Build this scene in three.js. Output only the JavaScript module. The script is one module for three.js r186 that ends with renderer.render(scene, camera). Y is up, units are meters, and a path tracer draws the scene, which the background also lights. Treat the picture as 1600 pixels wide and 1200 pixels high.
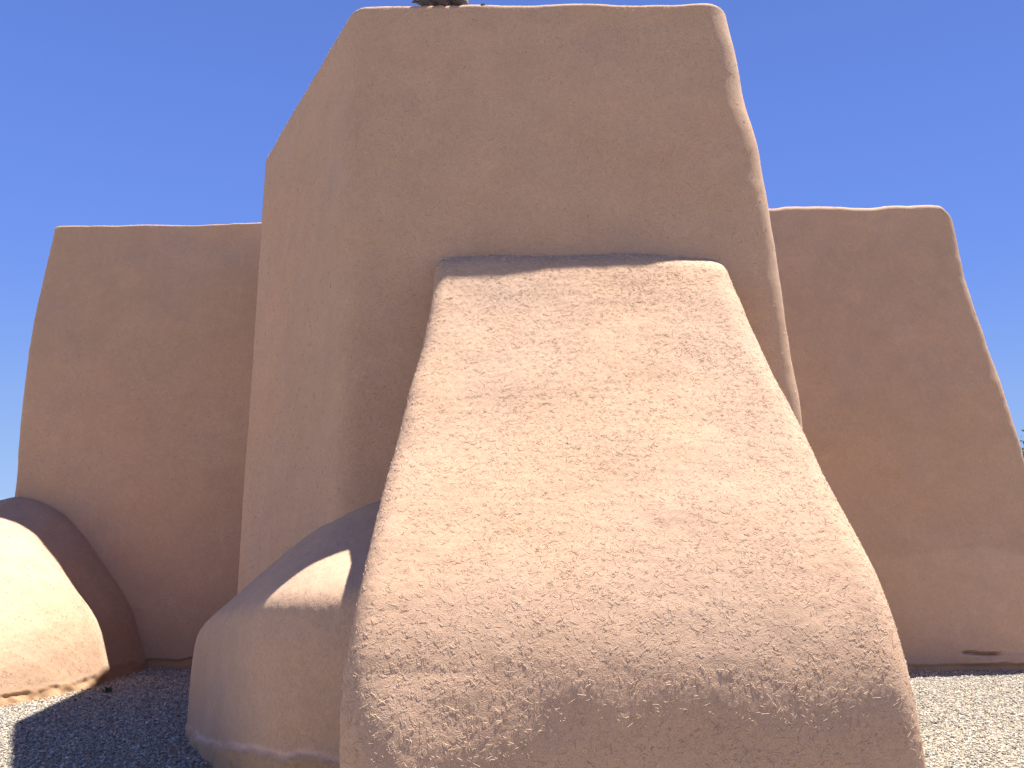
import * as THREE from 'three';
import { mergeGeometries } from 'three/addons/utils/BufferGeometryUtils.js';

// ------------------------------------------------------------------ camera, sky, sun, exposure
const scene = new THREE.Scene();
const camera = new THREE.PerspectiveCamera(45.4, 4 / 3, 0.1, 3000);
camera.position.set(0, 1.6, 0);
camera.rotation.set(THREE.MathUtils.degToRad(10.66), 0, 0);
const renderer = new THREE.WebGLRenderer({ antialias: true });
renderer.toneMapping = THREE.LinearToneMapping;
renderer.toneMappingExposure = 2.93;
renderer.shadowMap.enabled = true;

const SUN = new THREE.Vector3(0.265, 1, -0.235).normalize();
const sun = new THREE.DirectionalLight(0xfffaf2, 4.7);
sun.position.copy(SUN).multiplyScalar(60);
sun.castShadow = true;
sun.shadow.mapSize.set(4096, 4096);
Object.assign(sun.shadow.camera, { left: -25, right: 25, top: 25, bottom: -25, near: 1, far: 140 });
scene.add(sun, sun.target);

// ------------------------------------------------------------------ random numbers and noise
function rng(seed) { let a = seed >>> 0; return () => { a = (a + 0x6d2b79f5) | 0; let t = Math.imul(a ^ (a >>> 15), 1 | a); t = (t + Math.imul(t ^ (t >>> 7), 61 | t)) ^ t; return ((t ^ (t >>> 14)) >>> 0) / 4294967296; }; }
const hash3 = (x, y, z) => { let h = Math.imul(x, 374761393) ^ Math.imul(y, 668265263) ^ Math.imul(z, 2147483647 - 19990303); h = Math.imul(h ^ (h >>> 13), 1274126177); return ((h ^ (h >>> 16)) >>> 0) / 4294967296; };
function vnoise(x, y, z) {                                   // -1 .. 1
  const X = Math.floor(x), Y = Math.floor(y), Z = Math.floor(z);
  let u = x - X, v = y - Y, w = z - Z; u = u * u * u * (u * (u * 6 - 15) + 10); v = v * v * v * (v * (v * 6 - 15) + 10); w = w * w * w * (w * (w * 6 - 15) + 10);
  const l = (a, b, t) => a + (b - a) * t;
  return 2 * l(l(l(hash3(X, Y, Z), hash3(X + 1, Y, Z), u), l(hash3(X, Y + 1, Z), hash3(X + 1, Y + 1, Z), u), v),
    l(l(hash3(X, Y, Z + 1), hash3(X + 1, Y, Z + 1), u), l(hash3(X, Y + 1, Z + 1), hash3(X + 1, Y + 1, Z + 1), u), v), w) - 1;
}
function fbm(x, y, z, o = 3) { let s = 0, a = 1, n = 0; for (let i = 0; i < o; i++) { s += a * vnoise(x + i * 17.3, y + i * 5.1, z - i * 9.7); n += a; a *= 0.5; x *= 2.03; y *= 2.03; z *= 2.03; } return s / n; }
const clamp = (x, a = 0, b = 1) => Math.min(b, Math.max(a, x));
const sstep = (a, b, x) => { const t = clamp((x - a) / (b - a)); return t * t * (3 - 2 * t); };
const lerp = (a, b, t) => a + (b - a) * t;
function curve(pts) {                                         // smooth y(x) through points (monotone cubic)
  const n = pts.length, d = [], m = [];
  for (let i = 0; i < n - 1; i++) d.push((pts[i + 1][1] - pts[i][1]) / (pts[i + 1][0] - pts[i][0]));
  for (let i = 0; i < n; i++) m.push(i === 0 ? d[0] : i === n - 1 ? d[n - 2] : d[i - 1] * d[i] <= 0 ? 0 : (d[i - 1] + d[i]) / 2);
  return (x) => {
    if (x <= pts[0][0]) return pts[0][1]; if (x >= pts[n - 1][0]) return pts[n - 1][1];
    let i = 0; while (x > pts[i + 1][0]) i++;
    const h = pts[i + 1][0] - pts[i][0], t = (x - pts[i][0]) / h, t2 = t * t, t3 = t2 * t;
    return (2 * t3 - 3 * t2 + 1) * pts[i][1] + (t3 - 2 * t2 + t) * h * m[i] + (3 * t2 - 2 * t3) * pts[i + 1][1] + (t3 - t2) * h * m[i + 1];
  };
}

// ------------------------------------------------------------------ sky
{
  const W = 1024, H = 512, data = new Float32Array(W * H * 4);
  const ks = [0, 4, 8, 15, 25, 35, 50, 90];
  const R = curve([.155, .125, .099, .066, .049, .040, .031, .018].map((v, i) => [ks[i], v]));
  const G = curve([.214, .189, .160, .119, .092, .076, .060, .036].map((v, i) => [ks[i], v]));
  const B = curve([.318, .314, .308, .304, .270, .226, .178, .108].map((v, i) => [ks[i], v]));
  for (let j = 0; j < H; j++) for (let i = 0; i < W; i++) {
    const el = ((j + .5) / H - .5) * Math.PI, az = ((i + .5) / W - .5) * 2 * Math.PI;
    const x = Math.cos(el) * Math.cos(az), y = Math.sin(el), z = Math.cos(el) * Math.sin(az), e = Math.max(0, el * 180 / Math.PI);
    const c = x * SUN.x + y * SUN.y + z * SUN.z, g = .05 * Math.pow(clamp(c), 60) + .02 * Math.pow(clamp(c), 8);
    let r = R(e) + g, gg = G(e) + g, b = B(e) + g * .9;
    const top = 3.5 + 1.6 * fbm(x * 3.2 + 4, 0, z * 3.2, 2) + .9 * fbm(x * 14, e * .4, z * 14, 4);   // low cumulus along the horizon
    const k = sstep(0, .35, top - e);
    const w = .40 + .06 * fbm(x * 25, e, z * 25, 3);
    r = lerp(r, w, k); gg = lerp(gg, w, k); b = lerp(b, w * 1.02, k);
    data.set([r, gg, b, 1], (j * W + i) * 4);
  }
  const t = new THREE.DataTexture(data, W, H, THREE.RGBAFormat, THREE.FloatType);
  t.mapping = THREE.EquirectangularReflectionMapping; t.magFilter = t.minFilter = THREE.LinearFilter; t.needsUpdate = true;
  scene.background = t; scene.environment = t;
}

// ------------------------------------------------------------------ textures
function bytes(N, fn, srgb) {
  const d = new Uint8Array(N * N * 4);
  for (let i = 0; i < N * N; i++) { const c = fn(i); d[i * 4] = c[0]; d[i * 4 + 1] = c[1]; d[i * 4 + 2] = c[2]; d[i * 4 + 3] = 255; }
  const t = new THREE.DataTexture(d, N, N); t.wrapS = t.wrapT = THREE.RepeatWrapping; t.magFilter = t.minFilter = THREE.LinearFilter; t.generateMipmaps = true;
  if (srgb) t.colorSpace = THREE.SRGBColorSpace; t.needsUpdate = true; return t;
}
function tileNoise(N, cells, seed) {                          // a wrapped value-noise layer, -1 .. 1
  const r = rng(seed), g = new Float32Array(cells * cells).map(() => r() * 2 - 1), o = new Float32Array(N * N);
  for (let j = 0; j < N; j++) { const y = j / N * cells, Y = Math.floor(y), v0 = y - Y, v = v0 * v0 * (3 - 2 * v0), a = Y % cells, b = (Y + 1) % cells;
    for (let i = 0; i < N; i++) { const x = i / N * cells, X = Math.floor(x), u0 = x - X, u = u0 * u0 * (3 - 2 * u0), c = X % cells, d = (X + 1) % cells;
      o[j * N + i] = lerp(lerp(g[a * cells + c], g[a * cells + d], u), lerp(g[b * cells + c], g[b * cells + d], u), v); } }
  return o;
}
function plaster(N, metres, strokes, seed) {
  const n1 = tileNoise(N, 9, seed), n2 = tileNoise(N, 37, seed + 1), n3 = tileNoise(N, 150, seed + 2), n4 = tileNoise(N, 500, seed + 3), n5 = tileNoise(N, 1023, seed + 4);
  const hgt = new Float32Array(N * N), tone = new Float32Array(N * N), straw = new Float32Array(N * N);
  for (let i = 0; i < N * N; i++) { hgt[i] = .5 + .05 * n2[i] + .06 * n3[i] + .10 * n4[i] + .08 * n5[i]; tone[i] = .03 * n1[i] + .03 * n2[i] + .04 * n3[i] + .08 * n4[i] + .10 * n5[i]; }
  const r = rng(seed + 9), px = N / metres;
  for (let s = 0; s < strokes; s++) {                         // straws lying in the mud, and the grooves fallen ones left
    let x = r() * N, y = r() * N, a = r() * 6.283;
    const clump = n2[(Math.floor(y) % N) * N + Math.floor(x) % N] + .7 * n1[(Math.floor(y) % N) * N + Math.floor(x) % N];
    if (clump < r() * 1.6 - 1.1) continue;
    const L = (.012 + .05 * r() * r()) * px, w = (.0011 + .0011 * r()) * px, bend = (r() - .5) * .025, kind = r();
    for (let t = 0; t < L; t += .7) {
      x += Math.cos(a) * .7; y += Math.sin(a) * .7; a += bend * .7;
      const k = Math.ceil(w);
      for (let dy = -k; dy <= k; dy++) for (let dx = -k; dx <= k; dx++) {
        const q = Math.hypot(dx, dy) / w; if (q > 1) continue;
        const I = ((Math.floor(y) + dy + N) % N) * N + (Math.floor(x) + dx + N) % N;
        if (kind < .42) { hgt[I] = Math.max(hgt[I], .72 * (1 - q * q * .4)); straw[I] = Math.max(straw[I], 1 - q * .5); }
        else if (kind < .8) { hgt[I] = Math.max(hgt[I], .66 * (1 - q * q * .3)); }
        else { hgt[I] = Math.min(hgt[I], .12 + .3 * q); tone[I] = Math.min(tone[I], -.24 + .15 * q); }
      }
    }
  }
  const map = bytes(N, (i) => {                               // multiplies the mud colour
    const v = .82 * (1 + tone[i]), s = straw[i] * .55, f = (x) => 255 * Math.pow(clamp(x), 1 / 2.2);
    return [f(lerp(v, 1, s)), f(lerp(v, 1, s)), f(lerp(v, .97, s))];
  }, true);
  const bump = bytes(N, (i) => { const v = 255 * clamp(hgt[i]); return [v, v, v]; });
  return { map, bump };
}
const P = plaster(2048, 2.5, 12000, 11);
function plasterMaterial(repeat, bump) {
  const m = P.map.clone(), b = P.bump.clone(); for (const t of [m, b]) { t.repeat.set(repeat, repeat); t.needsUpdate = true; }
  return new THREE.MeshStandardMaterial({ color: new THREE.Color().setRGB(.59, .377, .244), map: m, bumpMap: b, bumpScale: bump, roughness: .95, vertexColors: true });
}
const adobeNear = plasterMaterial(1 / 2.5, .0046);
const adobeFar = plasterMaterial(1 / 2.2, .0042);

// ------------------------------------------------------------------ helpers for things and parts
const used = {};
function numbered(n) { const k = used[n] = (used[n] ?? -1) + 1; return k ? `${n}_${String(k).padStart(3, '0')}` : n; }
function tag(o, label, category, group) { o.userData.label = label; if (category) o.userData.category = category; if (group) o.userData.group = group; return o; }
function mesh(name, geo, mat, parent) { const m = new THREE.Mesh(geo, mat); m.name = name; m.castShadow = m.receiveShadow = true; parent.add(m); return m; }
function thing(name, x, y, z) { const g = new THREE.Group(); g.name = numbered(name); g.position.set(x, y, z); scene.add(g); return g; }

// A grid of points (rows x cols of Vector3) -> plastered surface: noise along its normals, mottled mud colour, uv in metres
function plasterGrid(rows, cols, at, o = {}) {
  const pos = new Float32Array(rows * cols * 3), uv = new Float32Array(rows * cols * 2), col = new Float32Array(rows * cols * 3), idx = [];
  for (let j = 0; j < rows; j++) for (let i = 0; i < cols; i++) pos.set(at(i, j), (j * cols + i) * 3);
  const mid = Math.floor(rows * (o.uvRow ?? .35));
  let acc = 0; const U = [0];
  const dist = (a, b) => Math.hypot(pos[a * 3] - pos[b * 3], pos[a * 3 + 1] - pos[b * 3 + 1], pos[a * 3 + 2] - pos[b * 3 + 2]);
  for (let i = 1; i < cols; i++) { acc += dist(mid * cols + i, mid * cols + i - 1); U.push(acc); }
  const ic = Math.floor(cols / 2); acc = 0; const V = [0];
  for (let j = 1; j < rows; j++) { acc += dist(j * cols + ic, (j - 1) * cols + ic); V.push(acc); }
  for (let j = 0; j < rows; j++) for (let i = 0; i < cols; i++) { uv[(j * cols + i) * 2] = U[i] + (o.u0 ?? 0); uv[(j * cols + i) * 2 + 1] = V[j]; }
  for (let j = 0; j < rows - 1; j++) for (let i = 0; i < cols - 1; i++) { const a = j * cols + i, b = a + 1, c = a + cols, d = c + 1; idx.push(a, b, d, a, d, c); }
  const g = new THREE.BufferGeometry();
  g.setAttribute('position', new THREE.BufferAttribute(pos, 3)); g.setAttribute('uv', new THREE.BufferAttribute(uv, 2)); g.setIndex(idx);
  const seam = () => { if (!o.closed) return; const n = g.attributes.normal; for (let j = 0; j < rows; j++) { const a = j * cols, b = a + cols - 1, x = n.getX(a) + n.getX(b), y = n.getY(a) + n.getY(b), z = n.getZ(a) + n.getZ(b), l = Math.hypot(x, y, z) || 1; n.setXYZ(a, x / l, y / l, z / l); n.setXYZ(b, x / l, y / l, z / l); } };
  g.computeVertexNormals(); seam();
  const N = g.attributes.normal.array, amp = o.amp ?? [.03, .010, .002];
  const skirt = o.skirt ?? .14;
  for (let k = 0; k < rows * cols; k++) {
    const x = pos[k * 3], y = pos[k * 3 + 1], z = pos[k * 3 + 2];
    let d = amp[0] * fbm(x * .8 + 3, y * .8, z * .8, 2) + amp[1] * fbm(x * 3.1, y * 3.1, z * 3.1 + 7, 2) + amp[2] * fbm(x * 13, y * 13, z * 13, 2);
    if (amp[3]) d += amp[3] * fbm(x * 34, y * 34, z * 34, 2);
    const edge = (typeof skirt === 'function' ? skirt(x, z) : skirt) + .05 * fbm(x * 1.3, 0, z * 1.3, 2) + .02 * vnoise(x * 6, 1, z * 6);          // the plaster coat stops a hand above the gravel
    const below = sstep(edge + .008, edge - .022, y);
    d -= below * (o.skirtDepth ?? .03);
    if (below > 0) d += below * .022 * fbm(x * 9, y * 9, z * 9, 2);
    if (o.push) d += o.push(x, y, z);
    pos[k * 3] += N[k * 3] * d; pos[k * 3 + 1] += N[k * 3 + 1] * d; pos[k * 3 + 2] += N[k * 3 + 2] * d;
    const a = fbm(x * .55 + 20, y * .75, z * .55, 3), b = fbm(x * 1.1, y * 1.6 + 40, z * 1.1, 3), s = fbm(x * 4, y * 4, z * 4, 2);
    let L = 1 + .07 * a + .04 * s, r = 1 + .045 * b, gg = 1, bl = 1 - .06 * b;
    if (o.tint) { const t = o.tint(x, y, z); L *= t[0]; r *= t[1]; bl *= t[2]; }
    const lip = Math.exp(-(((y - edge - .012) / .016) ** 2)) * clamp(.5 + fbm(x * 2.2, 3, z * 2.2, 2) * 1.4) * (o.lip ?? .2);   // pale dried edge of the coat
    L *= 1 + lip; bl *= 1 + lip * .4;
    L *= lerp(1, .82, below); r *= lerp(1, 1.04, below); bl *= lerp(1, .86, below);
    col.set([L * r, L * gg, L * bl], k * 3);
  }
  g.setAttribute('color', new THREE.BufferAttribute(col, 3));
  g.computeVertexNormals(); seam();
  g.userData = { rows, cols };
  return g;
}
// rounded polygon: corners [x, z, radius], straight runs cut into runs[i] pieces, arcs into 10
function roundPoly(c, runs, arc = 10) {
  const n = c.length, out = [], T = [];
  for (let i = 0; i < n; i++) {
    const p = c[(i + n - 1) % n], q = c[i], r = c[(i + 1) % n];
    let ax = p[0] - q[0], az = p[1] - q[1], bx = r[0] - q[0], bz = r[1] - q[1];
    const la = Math.hypot(ax, az), lb = Math.hypot(bx, bz); ax /= la; az /= la; bx /= lb; bz /= lb;
    const d = Math.min(q[2], la * .45, lb * .45);
    T.push([[q[0] + ax * d, q[1] + az * d], [q[0] + bx * d, q[1] + bz * d], q]);
  }
  for (let i = 0; i < n; i++) {
    const [A, Bp, q] = T[i];
    for (let k = 0; k < arc; k++) { const t = k / arc, u = 1 - t; out.push([u * u * A[0] + 2 * u * t * q[0] + t * t * Bp[0], u * u * A[1] + 2 * u * t * q[1] + t * t * Bp[1]]); }
    const nx = T[(i + 1) % n][0];
    for (let k = 0; k < runs[i]; k++) { const t = k / runs[i]; out.push([lerp(Bp[0], nx[0], t), lerp(Bp[1], nx[1], t)]); }
  }
  out.push([...out[0]]);
  return out;
}
// a battered block: plan(h) -> corners; height(x, z) of its top; rounded upper edge of radius tr
function block(plan, runs, H, tr, step, o = {}) {
  const hs = []; for (let h = -.12; h < .5; h += .016) hs.push(h); for (let h = .5; h < H - tr; h += step) hs.push(h);
  const levels = hs.map((h) => [h, 0]);
  for (let k = 0; k <= 10; k++) { const a = k / 10 * Math.PI / 2; levels.push([H - tr + Math.sin(a) * tr, (1 - Math.cos(a)) * tr]); }
  for (const d of [.3, .7]) levels.push([H, tr + d]);
  const rings = levels.map(([h, inset]) => {
    const R = roundPoly(plan(h), runs);
    let cx = 0, cz = 0; for (const p of R) { cx += p[0]; cz += p[1]; } cx /= R.length; cz /= R.length;
    const n = R.length - 1;
    return R.map((p, i) => {
      const a = R[(i + n - 1) % n], b = R[(i + 1) % n]; let tx = b[0] - a[0], tz = b[1] - a[1]; const l = Math.hypot(tx, tz) || 1;
      const y = h < H * .5 ? h : h + (o.rim ? o.rim(p[0], p[1]) : 0) * sstep(H * .5, H, h);
      return [p[0] + tz / l * inset, y, p[1] - tx / l * inset];
    });
  });
  const last = rings[rings.length - 1]; let cx = 0, cy = 0, cz = 0; for (const p of last) { cx += p[0]; cy += p[1]; cz += p[2]; }
  const m = last.length; rings.push(last.map(() => [cx / m, cy / m, cz / m]));
  return plasterGrid(rings.length, m, (i, j) => rings[j][i], { ...o, closed: true });
}
// straws sticking in a plastered surface, as real little stalks
const stalk = (() => {
  const g = new THREE.CylinderGeometry(1, .8, 1, 4, 2), p = g.attributes.position;
  for (let i = 0; i < p.count; i++) { const y = p.getY(i); p.setX(i, p.getX(i) * .5 ); p.setZ(i, p.getZ(i) * .5 + (.25 - y * y) * 6); }
  g.computeVertexNormals(); return g;
})();
const strawMat = new THREE.MeshStandardMaterial({ color: 0xffffff, roughness: .8 });
function addStraw(parent, geo, count, seed, keep, size = 1) {
  const r = rng(seed), { rows, cols } = geo.userData, p = geo.attributes.position, n = geo.attributes.normal;
  const im = new THREE.InstancedMesh(stalk, strawMat, count); im.name = 'straw'; im.userData.kind = 'stuff';
  const M = new THREE.Matrix4(), q = new THREE.Quaternion(), q2 = new THREE.Quaternion(), v = new THREE.Vector3(), nn = new THREE.Vector3(), t = new THREE.Vector3(), c = new THREE.Color(), s = new THREE.Vector3();
  const Y = new THREE.Vector3(0, 1, 0), Zx = new THREE.Vector3(0, 0, 1); let k = 0, guard = 0;
  while (k < count && guard++ < count * 60) {
    const j = Math.floor(r() * (rows - 2)), i = Math.floor(r() * (cols - 2)), I = j * cols + i;
    v.fromBufferAttribute(p, I); if (!keep(v)) continue;
    const clump = fbm(v.x * 2.6 + 50, v.y * 2.6, v.z * 2.6, 3); if (clump < r() * 1.5 - 1.0) continue;
    const fu = r(), fv = r(), b = new THREE.Vector3().fromBufferAttribute(p, I + 1).sub(v), d = new THREE.Vector3().fromBufferAttribute(p, I + cols).sub(v);
    v.addScaledVector(b, fu).addScaledVector(d, fv); nn.fromBufferAttribute(n, I);
    t.set(r() - .5, (r() - .5) * .8, r() - .5).addScaledVector(nn, -t.dot(nn)).normalize().addScaledVector(nn, (r() - .3) * .22).normalize();
    q.setFromUnitVectors(Y, t); const side = Zx.clone().applyQuaternion(q), want = nn.clone().addScaledVector(t, -nn.dot(t)).normalize();
    q2.setFromUnitVectors(side, want); q.premultiply(q2);
    const L = (.016 + .05 * r() * r()) * size, w = (.0010 + .0014 * r()) * size;
    v.addScaledVector(nn, .001); s.set(w, L, w); M.compose(v, q, s); im.setMatrixAt(k, M);
    const dark = r() < .16; dark ? c.setRGB(.22 + .1 * r(), .135 + .05 * r(), .08 + .03 * r()) : (c.setRGB(.62, .49, .36).multiplyScalar(.85 + .5 * r())); im.setColorAt(k, c); k++;
  }
  im.count = k; im.castShadow = im.receiveShadow = true; parent.add(im); return im;
}

// ------------------------------------------------------------------ ground
{
  const N = 1024, r = rng(77), h = new Float32Array(N * N), tone = new Float32Array(N * N), tint = new Float32Array(N * N);
  for (let s = 0; s < 26000; s++) {                            // pebbles lying in the sheet
    const x = r() * N, y = r() * N, R = 3 + 6 * r() * r(), top = .45 + .5 * r(), tn = .45 + .55 * r(), ti = r(), k = Math.ceil(R), e = .6 + .5 * r(), a = r() * 3.14, ca = Math.cos(a), sa = Math.sin(a);
    for (let dy = -k; dy <= k; dy++) for (let dx = -k; dx <= k; dx++) {
      const q = Math.hypot((dx * ca + dy * sa) / R, (dy * ca - dx * sa) / (R * e)); if (q > 1) continue;
      const I = ((Math.floor(y) + dy + N) % N) * N + (Math.floor(x) + dx + N) % N, H = top * Math.sqrt(1 - q * q);
      if (H > h[I]) { h[I] = H; tone[I] = tn; tint[I] = ti; }
    }
  }
  const f = (x) => 255 * Math.pow(clamp(x), 1 / 2.2);
  const map = bytes(N, (i) => { const t = h[i] > 0 ? tone[i] : .5, k = tint[i] * .12; return [f(.48 * t), f((.425 - k * .3) * t), f((.335 - k) * t)]; }, true);
  const bump = bytes(N, (i) => { const v = 255 * h[i]; return [v, v, v]; });
  for (const t of [map, bump]) t.repeat.set(400 / 1.6, 400 / 1.6);
  const g = new THREE.PlaneGeometry(400, 400, 1, 1); g.rotateX(-Math.PI / 2);
  const m = mesh('ground', g, new THREE.MeshStandardMaterial({ map, bumpMap: bump, bumpScale: .012, roughness: .95 }), scene);
  m.userData = { kind: 'structure', label: 'pale gravel ground around the church' };
}

// ------------------------------------------------------------------ the church
const church = thing('adobe_church', 0, 0, 0);
tag(church, 'massive tan adobe church of windowless plastered walls and thick sloping buttresses', 'church');
function part(name, geo, label, mat) { const m = mesh(name, geo, mat, church); m.userData.label = label; return m; }

// apse: splayed left side, blunt front, right side running straight back
{
  const R = curve([[0, 2.62], [1.5, 2.57], [2.9, 2.52], [3.48, 2.46], [4.33, 2.40], [4.95, 2.35], [5.35, 2.31], [5.8, 2.235], [6.22, 2.20], [6.62, 2.15], [6.92, 2.115]]);
  const zf = curve([[0, -7.62], [2, -7.68], [4.3, -7.78], [5.6, -7.89], [6.9, -8.03]]);
  const plan = (h) => [
    [lerp(-1.46, -1.5, h / 6.9), zf(h) + .015 * h / 6.9, lerp(.2, .14, sstep(4, 6.6, h))], [R(h), zf(h) - .05 * h / 6.9, .33], [R(h) + .2, -10.9, .3], [2.9, -16, .1], [-3.95, -16, .1], [lerp(-3.2, -3.13, h / 6.8), -10.88, .16]];
  const geo = block(plan, [84, 40, 10, 6, 14, 78], 6.868, .065, .042, {
    amp: [.02, .007, .002], rim: (x, z) => .012 * vnoise(x * 1.4, 2, z * 1.4) + .006 * vnoise(x * 5, 5, z * 5) - .04 + .085 * clamp((x + 1.5) / 3.4) - .27 * clamp((-8.3 - z) / 2.6),
  });
  const m = part('apse', geo, 'tall blunt apse block with one splayed side, taller in view than the side walls', adobeFar);
  addStraw(m, geo, 9000, 5, (v) => v.z > -11.5 && v.y > .5);
}
// transept walls
{
  const xl = curve([[0, -7.44], [2.54, -7.51], [3.73, -7.57], [4.66, -7.585], [5.42, -7.56], [6.18, -7.51], [6.9, -7.45]]);
  const zf = curve([[0, -13.82], [2.5, -13.88], [5, -14.02], [6.9, -14.18]]);
  const plan = (h) => [[xl(h), zf(h), .09], [-3.3, zf(h), .05], [-3.3, -19, .05], [-7.3, -19, .1]];
  const geo = block(plan, [84, 10, 6, 10], 6.92, .045, .05, { amp: [.026, .008, .002], rim: (x) => .03 * (x + 5.8) / 1.6 + .012 * vnoise(x * 2.5, 1, 1) });
  const m = part('transept_wall', geo, 'shaded left side wall with a sharp flat top', adobeFar);
  addStraw(m, geo, 5000, 6, (v) => v.z > -14.6 && v.y > .4);
}
{
  const xr = curve([[0, 7.98], [1.6, 7.9], [3.21, 7.73], [3.81, 7.63], [4.33, 7.58], [5.17, 7.46], [6.06, 7.34], [6.87, 7.3], [7.4, 7.27]]);
  const zf = curve([[0, -13.6], [1.5, -13.72], [3.5, -13.92], [5.5, -14.2], [7.35, -14.45]]);
  const plan = (h) => [[2.7, zf(h), .05], [xr(h) + .07, zf(h), .2], [7.9, -19, .1], [2.7, -19, .05]];
  const geo = block(plan, [110, 8, 6, 8], 7.34, .1, .05, {
    amp: [.035, .011, .002], skirt: .1, lip: .25,
    rim: (x) => .03 * Math.cos((x - 7) * 2.2) * sstep(4.5, 6.5, x) + .015 * vnoise(x * 3, 1, 4) - .16 * sstep(7.1, 7.38, x),
    push: (x, y, z) => {
      if (z < -14.2) return 0;
      const hc = .245 + .012 * Math.sin(x * 9), w = sstep(6.42, 6.52, x) * sstep(7.02, 6.9, x);
      const slot = w * sstep(hc - .022, hc - .010, y) * sstep(hc + .022, hc + .010, y) * .10;                                  // long slot in the plaster near the ground
      const lip = sstep(6.35, 6.5, x) * sstep(8.0, 7.7, x) * sstep(hc - .01, hc - .04, y) * sstep(.06, .1, y) * .025;
      return lip - slot;
    },
    tint: (x, y) => {                                                                             // replastered patch with an arched outline
      const top = 1.72 - .055 * (x - 6.9) ** 2 * (x > 6.9 ? 5 : 1.8) + .05 * fbm(x * 2, 1, 1, 2);
      const k = sstep(5.2, 6.0, x) * sstep(top + .03, top - .03, y);
      return [1 + .09 * k, 1 - .015 * k, 1 + .03 * k];
    },
  });
  const m = part('transept_wall', geo, 'shaded right side wall with a soft rounded top corner', adobeFar);
  addStraw(m, geo, 5000, 7, (v) => v.z > -14.6 && v.y > .4);
}
// main buttress
{
  // face seen from the side: upright foot, then a long slope, flattening where it meets the wall
  const slope = (h) => .05 + .80 * sstep(.4, 1.75, h) - .13 * sstep(2.2, 3.8, h) + 3.2 * sstep(3.95, 4.35, h);
  const Z = [-5.02]; for (let k = 1; k <= 4400; k++) Z.push(Z[k - 1] - (slope(-.1 + (k - .5) / 1000)) / 1000);
  const zf = (h) => Z[Math.round(clamp((h + .1) * 1000, 0, 4400))];
  const L = curve([[0, -.92], [.5, -.918], [.95, -.913], [1.14, -.893], [1.49, -.873], [1.92, -.838], [2.43, -.781], [2.86, -.738], [3.22, -.70], [3.47, -.68], [3.88, -.662], [4.3, -.65]]);
  const R = curve([[0, 2.205], [.5, 2.194], [.76, 2.18], [1.04, 2.168], [1.28, 2.162], [1.45, 2.15], [1.68, 2.126], [2.01, 2.092], [2.54, 2.05], [2.92, 1.988], [3.55, 1.91], [3.97, 1.865], [4.3, 1.85]]);
  // walk the profile by arc length
  const S = []; let acc = 0; for (let k = 0; k < 4000; k++) { const h = lerp(-.1, 4.3, k / 3999), z = zf(h); if (k) acc += Math.hypot(h - S[k - 1][1], z - S[k - 1][2]); S.push([acc, h, z]); }
  const rows = 470, lev = []; let q = 0; for (let j = 0; j < rows; j++) { const s = acc * j / (rows - 1); while (q < 3998 && S[q + 1][0] < s) q++; lev.push(S[q]); }
  const rings = lev.map(([, h, z]) => {
    const l = L(h), r = R(h), zb = -8.3;
    const rl = .13, rr = lerp(.15, .22, sstep(1, 3.5, h)), c = [];
    for (let k = 0; k < 36; k++) c.push([l, lerp(zb, Math.max(z - rl, zb + .01), k / 36)]);
    for (let k = 0; k < 16; k++) { const a = k / 16 * Math.PI / 2; c.push([l + rl * (1 - Math.cos(a)), z - rl * (1 - Math.sin(a))]); }
    for (let k = 0; k < 215; k++) c.push([lerp(l + rl, r - rr, k / 215), z]);
    for (let k = 0; k < 20; k++) { const a = k / 20 * Math.PI / 2; c.push([r - rr * (1 - Math.sin(a)), z - rr * (1 - Math.cos(a))]); }
    for (let k = 0; k <= 36; k++) c.push([r, lerp(Math.max(z - rr, zb + .01), zb, k / 36)]);
    return c.map(([x, zz]) => [x, h + sstep(3.4, 4.2, h) * (.022 * vnoise(x * 1.7, 0, 3) + .02), Math.max(zz, zb)]);
  });
  const geo = plasterGrid(rows, rings[0].length, (i, j) => rings[j][i], { amp: [.03, .008, .0016, .0016], skirtDepth: .03, skirt: .12, push: (x, y, z) => z < -6 ? 0 : .2 * Math.max(0, .98 - y) * sstep(.5, -.4, x) * sstep(-.9, -.72, x) * (.75 + .5 * fbm(x * 2, y * 2, 3, 2)) });
  const m = part('buttress', geo, 'huge sunlit sloping front buttress with straw in its plaster', adobeNear);
  addStraw(m, geo, 24000, 8, (v) => v.z > -7.8 && v.y > .15, .85);
}
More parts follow.
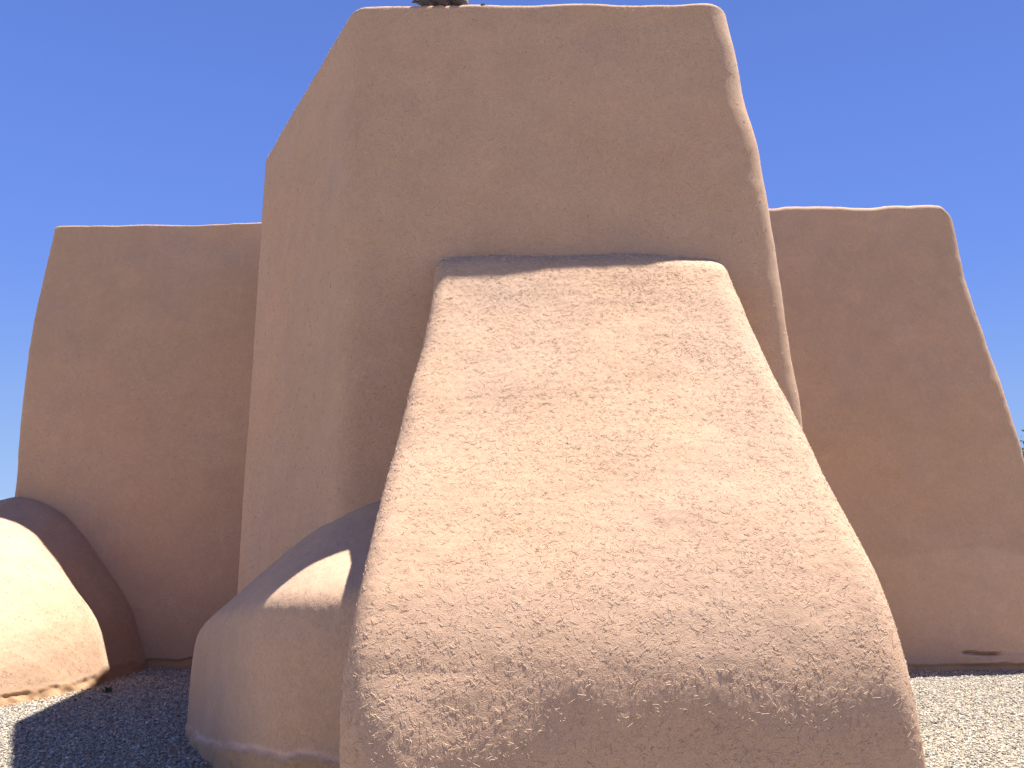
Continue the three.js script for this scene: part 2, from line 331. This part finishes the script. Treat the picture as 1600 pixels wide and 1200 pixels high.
// leaning mounds: base outline -> wall line behind, each with its own height and roundness
function mound(base, back, height, cols, rows, shape, o) {
  const bx = curve(base.map((p, i) => [i, p[0]])), bz = curve(base.map((p, i) => [i, p[1]])), tx = curve(back.map((p, i) => [i, p[0]])), tz = curve(back.map((p, i) => [i, p[1]])), hh = curve(height.map((h, i) => [i, h])), n = base.length - 1;
  return plasterGrid(rows, cols, (i, j) => {
    const u = i / (cols - 1) * n, t = j / (rows - 1), [f, g] = shape(t, u / n), H = hh(u);
    return [lerp(bx(u), tx(u), f), lerp(-.1, H, g), lerp(bz(u), tz(u), f)];
  }, o);
}
{
  const f = curve([[0, 0], [.3, .012], [.45, .03], [.54, .075], [.62, .19], [.74, .43], [.88, .73], [1, 1]]);
  const g = curve([[0, 0], [.3, .37], [.45, .54], [.54, .62], [.62, .68], [.74, .78], [.88, .90], [1, 1]]);
  const geo = mound(
    [[-.45, -5.9], [-1.0, -6.05], [-1.55, -6.35], [-2.0, -6.95], [-2.35, -7.65], [-2.75, -8.4], [-3.08, -9.15], [-3.22, -9.9], [-3.3, -10.8], [-3.25, -11.6]],
    [[-.45, -8.0], [-.75, -8.0], [-1.1, -8.0], [-1.4, -8.05], [-1.75, -8.6], [-2.1, -9.2], [-2.5, -9.85], [-2.8, -10.4], [-3.0, -10.9], [-3.0, -11.6]],
    [2.3, 2.26, 2.2, 2.05, 1.92, 1.75, 1.5, 1.38, 1.25, 1.2], 260, 130, (t) => [f(t), g(t)],
    { amp: [.024, .010, .003, .002], skirt: (x) => lerp(.06, .34, sstep(-2.9, -1.5, x)), skirtDepth: .03, lip: .35 });
  const m = part('buttress', geo, 'low rounded buttress shaded between the front buttress and the splayed apse side', adobeNear);
  addStraw(m, geo, 8000, 9, (v) => v.z > -10 && v.y > .3 && v.y < 2);
}
{
  // cross-sections running out from the wall: centre crest height, half width, and how upright the flanks stand
  const Hc = curve([[-14.3, 2.56], [-13.7, 2.45], [-13, 2.15], [-12.2, 1.86], [-11.3, 1.56], [-10.5, 1.2], [-10, .85], [-9.7, .5], [-9.55, .1]]);
  const W = curve([[-14.3, 2.2], [-13, 2.19], [-11.6, 2.17], [-10.9, 2.03], [-10.4, 1.86], [-10, 1.6], [-9.7, 1.2], [-9.55, .7]]);
  const sofa = curve([[0, 1], [.14, .93], [.39, .815], [.574, .655], [.79, .445], [.93, .248], [.985, .09], [1, 0]]), steep = curve([[0, 1], [.14, .975], [.39, .915], [.574, .83], [.79, .64], [.93, .38], [.985, .15], [1, 0]]);
  const rowsZ = 150, colsX = 260, c0 = -7.4;
  const geo = plasterGrid(rowsZ, colsX, (i, j) => {
    const z = lerp(-9.55, -14.3, j / (rowsZ - 1)), u = i / (colsX - 1) * 2 - 1, th = (1 - Math.abs(u)) * Math.PI / 2;
    const g = Math.sin(th), w = sstep(-12.95, -12.1, z), k = lerp(sofa(g), steep(g), w);
    return [c0 + Math.sign(u) * W(z) * k, g * (Hc(z) + .1) - .1, z];
  }, { amp: [.026, .010, .003, .002], skirt: .13, skirtDepth: .01, uvRow: .5 });
  const m = part('buttress', geo, 'domed beehive buttress at the far left, half in sun and half in shadow', adobeNear);
  addStraw(m, geo, 7000, 10, (v) => v.x > -8 && v.y > .2);
}

// ------------------------------------------------------------------ loose gravel
{
  const r = rng(21), g = new THREE.IcosahedronGeometry(1, 0), p = g.attributes.position;
  for (let i = 0; i < p.count; i++) { const x = p.getX(i), y = p.getY(i), z = p.getZ(i), k = 1 + .22 * vnoise(x * 2 + 9, y * 2, z * 2); p.setXYZ(i, x * k, y * k * .72, z * k); }
  g.computeVertexNormals();
  const regions = [[-7.2, -.9, -14.2, -6.2, 100000], [2.1, 9.2, -13.9, -5.6, 105000], [-4, 6, -6, -2.5, 16000]];
  const total = regions.reduce((s, a) => s + a[4], 0), im = new THREE.InstancedMesh(g, new THREE.MeshStandardMaterial({ color: 0xffffff, roughness: .92 }), total);
  const M = new THREE.Matrix4(), q = new THREE.Quaternion(), e = new THREE.Euler(), v = new THREE.Vector3(), s = new THREE.Vector3(), c = new THREE.Color(); let k = 0;
  for (const [x0, x1, z0, z1, n] of regions) for (let i = 0; i < n; i++) {
    v.set(lerp(x0, x1, r()), 0, lerp(z0, z1, r()));
    const S = .006 + .0095 * r() * r() + (r() < .03 ? .008 : 0); v.y = S * (.1 + .7 * r());
    e.set(r() * .8, r() * 6.3, r() * .8); q.setFromEuler(e); s.set(S * (.8 + .5 * r()), S, S * (.8 + .5 * r()));
    M.compose(v, q, s); im.setMatrixAt(k, M);
    const t = .14 + .44 * r(), w = r(); w < .25 ? c.setRGB(t * 1.05, t * .85, t * .68) : w < .38 ? c.setRGB(t * .55, t * .5, t * .46) : c.setRGB(t, t * .9, t * .74); im.setColorAt(k, c); k++;
  }
  im.name = 'gravel'; im.castShadow = im.receiveShadow = true; im.userData = { kind: 'stuff', label: 'loose pale gravel stones on the ground by the church walls', category: 'gravel' }; scene.add(im);
}
// crumbs of mud washed off the walls
{
  const r = rng(57), g = new THREE.IcosahedronGeometry(1, 0), n = 5200, im = new THREE.InstancedMesh(g, new THREE.MeshStandardMaterial({ color: 0xffffff, roughness: 1 }), n);
  const edges = [[-5.35, -13.7, -5.2, -12], [-5.2, -12, -5.55, -10.4], [-5.55, -10.4, -6.6, -9.7], [-5.2, -13.8, -3.2, -13.8], [-3.22, -10.2, -3.05, -9.1], [-3.05, -9.1, -2.35, -7.6], [-2.35, -7.6, -1.5, -6.3], [2.7, -13.55, 9, -13.55], [2.25, -5.2, 2.25, -8]];
  const M = new THREE.Matrix4(), q = new THREE.Quaternion(), e = new THREE.Euler(), v = new THREE.Vector3(), s = new THREE.Vector3(), c = new THREE.Color();
  for (let k = 0; k < n; k++) {
    const [x0, z0, x1, z1] = edges[Math.floor(r() * edges.length)], t = r(), S = .004 + .011 * r() ** 3, d = .3 * r() ** 2.2 * (.4 + .9 * Math.abs(vnoise(t * 6, x0, z0)));
    const dir = z0 === z1 ? [0, 1] : x0 > 2 ? [1, 0] : x0 < -4 ? [.95, .3] : [-.8, .6];
    v.set(lerp(x0, x1, t) + dir[0] * d, S * .5, lerp(z0, z1, t) + dir[1] * d); e.set(r() * 6, r() * 6, r() * 6); s.set(S * (.7 + .6 * r()), S * (.6 + .4 * r()), S);
    M.compose(v, q.setFromEuler(e), s); im.setMatrixAt(k, M); const a = .7 + .5 * r(); im.setColorAt(k, c.setRGB(.40 * a, .25 * a, .155 * a));
  }
  im.name = 'mud_crumbs'; im.castShadow = im.receiveShadow = true; im.userData = { kind: 'stuff', label: 'reddish crumbs of mud lying along the foot of the walls', category: 'mud crumbs' }; scene.add(im);
}
// a small weed in the shaded gravel
{
  const w = thing('weed', -4.83, 0, -11.45); tag(w, 'small green weed in the shaded gravel beside the beehive buttress', 'weed');
  const r = rng(31), gs = [];
  for (let k = 0; k < 26; k++) {
    const L = .05 + .06 * r(), g = new THREE.PlaneGeometry(.018, L, 2, 4), p = g.attributes.position;
    for (let i = 0; i < p.count; i++) { const t = p.getY(i) / L + .5; p.setX(i, p.getX(i) * Math.sin(Math.PI * (.12 + .86 * t))); p.setY(i, t * L); p.setZ(i, t * t * L * .7 + Math.abs(p.getX(i)) * .3); }
    g.rotateX(-.2 + .6 * r()); g.rotateY(r() * 6.283); g.translate((r() - .5) * .07, .003, (r() - .5) * .07); g.computeVertexNormals(); gs.push(g);
  }
  mesh('leaves', mergeGeometries(gs), new THREE.MeshStandardMaterial({ color: new THREE.Color().setRGB(.06, .11, .03), roughness: .8, side: THREE.DoubleSide }), w);
}

// ------------------------------------------------------------------ pigeons on the parapet
{
  const body = () => {                                        // one swept surface from tail tip to beak
    const st = [[-.185, .060, .002, .001], [-.18, .061, .030, .004], [-.13, .074, .030, .008], [-.095, .084, .030, .017], [-.055, .096, .043, .036], [-.005, .108, .052, .050], [.04, .122, .052, .054], [.075, .145, .043, .046], [.095, .172, .029, .032], [.105, .196, .022, .024], [.117, .212, .0205, .021], [.133, .213, .014, .0145], [.142, .209, .006, .006], [.160, .203, .0035, .003], [.165, .201, .0005, .0005]];
    const X = [0, 1, 2, 3].map((c) => curve(st.map((s, i) => [i, s[c]]))), rows = 70, cols = 25, pos = [], idx = [], col = [];
    for (let j = 0; j < rows; j++) {
      const u = j / (rows - 1) * (st.length - 1), x = X[0](u), y = X[1](u), w = X[2](u), h = X[3](u), a = (X[1](Math.min(u + .2, st.length - 1)) - X[1](Math.max(u - .2, 0))), b = (X[0](Math.min(u + .2, st.length - 1)) - X[0](Math.max(u - .2, 0))), l = Math.hypot(a, b) || 1;
      for (let i = 0; i < cols; i++) {
        const t = i / (cols - 1) * 2 * Math.PI, s = Math.sin(t) * h; pos.push(x - a / l * s, y + b / l * s, Math.cos(t) * w);
        const neck = sstep(8, 9, u) * sstep(12, 11, u);
        const c = u < 2.2 ? [.03, .03, .036] : u > 12.4 ? [.06, .055, .055] : [.075, .068, .08]; col.push(lerp(c[0], .07, neck), lerp(c[1], .085, neck), lerp(c[2], .09, neck));
      }
    }
    for (let j = 0; j < rows - 1; j++) for (let i = 0; i < cols - 1; i++) { const a = j * cols + i; idx.push(a, a + 1, a + cols + 1, a, a + cols + 1, a + cols); }
    const g = new THREE.BufferGeometry(); g.setAttribute('position', new THREE.Float32BufferAttribute(pos, 3)); g.setAttribute('color', new THREE.Float32BufferAttribute(col, 3)); g.setIndex(idx); g.computeVertexNormals(); return g;
  };
  const wing = (s) => {
    const g = new THREE.SphereGeometry(1, 20, 12), p = g.attributes.position;
    for (let i = 0; i < p.count; i++) { const x = p.getX(i), y = p.getY(i), z = p.getZ(i), back = clamp(-x); p.setXYZ(i, x * .105 - .045, y * .04 * (1 - .72 * back) - x * -.03 + .112 - .012 * back, s * (.043 - .024 * back) + z * .013); }
    g.computeVertexNormals(); return g;
  };
  const leg = (s) => {
    const gs = []; const bar = (a, b, r0, r1) => { const d = new THREE.Vector3().subVectors(b, a), g = new THREE.CylinderGeometry(r1, r0, d.length(), 8); g.applyQuaternion(new THREE.Quaternion().setFromUnitVectors(new THREE.Vector3(0, 1, 0), d.clone().normalize())); g.translate((a.x + b.x) / 2, (a.y + b.y) / 2, (a.z + b.z) / 2); gs.push(g); };
    const k = new THREE.Vector3(0, .005, s * .024); bar(k, new THREE.Vector3(-.012, .022, s * .025), .0032, .0036); bar(new THREE.Vector3(-.012, .022, s * .025), new THREE.Vector3(.008, .048, s * .026), .0045, .012);
    for (const a of [-.5, 0, .5, Math.PI]) bar(k, new THREE.Vector3(Math.cos(a) * (a > 2 ? .018 : .03), .003, s * .024 + Math.sin(a) * .03), .003, .0018);
    return mergeGeometries(gs);
  };
  const feather = new THREE.MeshStandardMaterial({ vertexColors: true, roughness: .7 }), wingM = new THREE.MeshStandardMaterial({ color: new THREE.Color().setRGB(.05, .047, .058), roughness: .7 }), legM = new THREE.MeshStandardMaterial({ color: new THREE.Color().setRGB(.42, .13, .10), roughness: .6 }), eyeM = new THREE.MeshStandardMaterial({ color: new THREE.Color().setRGB(.35, .09, .02), roughness: .25 });
  const p = thing('pigeon', 0, 0, 0);
  mesh('body', body().translate(0, -.04, 0), feather, p);
  for (const s of [-1, 1]) {
    mesh('wing', wing(s).translate(0, -.04, 0), wingM, p); mesh('leg', leg(s), legM, p);
    const e = new THREE.SphereGeometry(.0036, 10, 8); e.translate(.122, .1765, s * .0185); mesh('eye', e, eyeM, p);
  }
  const place = (o, x, y, z, turn, label) => { o.position.set(x, y, z); o.rotation.y = turn; tag(o, label, 'pigeon', 'pigeons on the apse parapet'); };
  const copy = () => { const c = p.clone(); c.name = numbered('pigeon'); scene.add(c); return c; };
  place(p, -.80, 6.842, -8.11, .55, 'leftmost of the three dark pigeons on the top edge, tail stretched out to the left');
  place(copy(), -.65, 6.843, -8.10, .86, 'middle pigeon of the three on the top edge, standing closest to its left neighbour');
  place(copy(), -.50, 6.845, -8.13, 1.1, 'rightmost of the three dark pigeons on the top edge, tail tilted down');
  const lump = new THREE.IcosahedronGeometry(.02, 2), q = lump.attributes.position;
  for (let i = 0; i < q.count; i++) { const x = q.getX(i), y = q.getY(i), z = q.getZ(i), k = 1 + .3 * vnoise(x * 90, y * 90, z * 90); q.setXYZ(i, x * k * 1.2, y * k * .7, z * k); }
  lump.computeVertexNormals();
  const l = mesh('mud_clod', lump, new THREE.MeshStandardMaterial({ color: new THREE.Color().setRGB(.1, .07, .05), roughness: 1 }), scene);
  l.position.set(-.28, 6.848, -8.05); tag(l, 'tiny dark clod on the parapet just right of the pigeons', 'clod');
}

// ------------------------------------------------------------------ tree far to the right, only its edge in view
{
  const t = thing('tree', 25.2, 0, -40); tag(t, 'green leafy tree beyond the right edge of the church', 'tree');
  const bark = new THREE.MeshStandardMaterial({ color: new THREE.Color().setRGB(.12, .09, .065), roughness: 1 }), r = rng(91), gs = [], tips = [];
  const limb = (a, b, r0, r1) => { const d = new THREE.Vector3().subVectors(b, a), g = new THREE.CylinderGeometry(r1, r0, d.length(), 9, 3); g.applyQuaternion(new THREE.Quaternion().setFromUnitVectors(new THREE.Vector3(0, 1, 0), d.clone().normalize())); g.translate((a.x + b.x) / 2, (a.y + b.y) / 2, (a.z + b.z) / 2); gs.push(g); };
  const fork = new THREE.Vector3(.15, 2.3, 0); limb(new THREE.Vector3(0, -.1, 0), fork, .32, .22);
  for (let k = 0; k < 15; k++) {
    const a = k * 2.4, e = .25 + .75 * r(), L = 2.2 + 1.4 * r(), mid = fork.clone().add(new THREE.Vector3(Math.cos(a) * L * .45, L * .5 * e + .4, Math.sin(a) * L * .45)), end = fork.clone().add(new THREE.Vector3(Math.cos(a) * L * .85, L * (.4 + 1.0 * e), Math.sin(a) * L * .85));
    limb(fork, mid, .12, .07); limb(mid, end, .07, .02); tips.push(end, mid.clone().lerp(end, .6));
  }
  mesh('trunk', mergeGeometries(gs), bark, t);
  const leaf = [], q = new THREE.Quaternion(), e = new THREE.Euler();
  for (const tip of tips) for (let k = 0; k < 260; k++) {
    const d = new THREE.Vector3(r() - .5, r() - .5, r() - .5).normalize().multiplyScalar((.25 + .75 * Math.cbrt(r())) * .95), s = .05 + .05 * r();
    const g = new THREE.CircleGeometry(s, 5); g.scale(1, .6, 1); e.set(r() * 6.3, r() * 6.3, r() * 6.3); g.applyQuaternion(q.setFromEuler(e)); g.translate(tip.x + d.x, tip.y + d.y * .75, tip.z + d.z); leaf.push(g);
  }
  mesh('crown', mergeGeometries(leaf), new THREE.MeshPhysicalMaterial({ color: new THREE.Color().setRGB(.07, .12, .035), roughness: .8, transmission: .3, thickness: 0, side: THREE.DoubleSide }), t);
}

renderer.render(scene, camera);
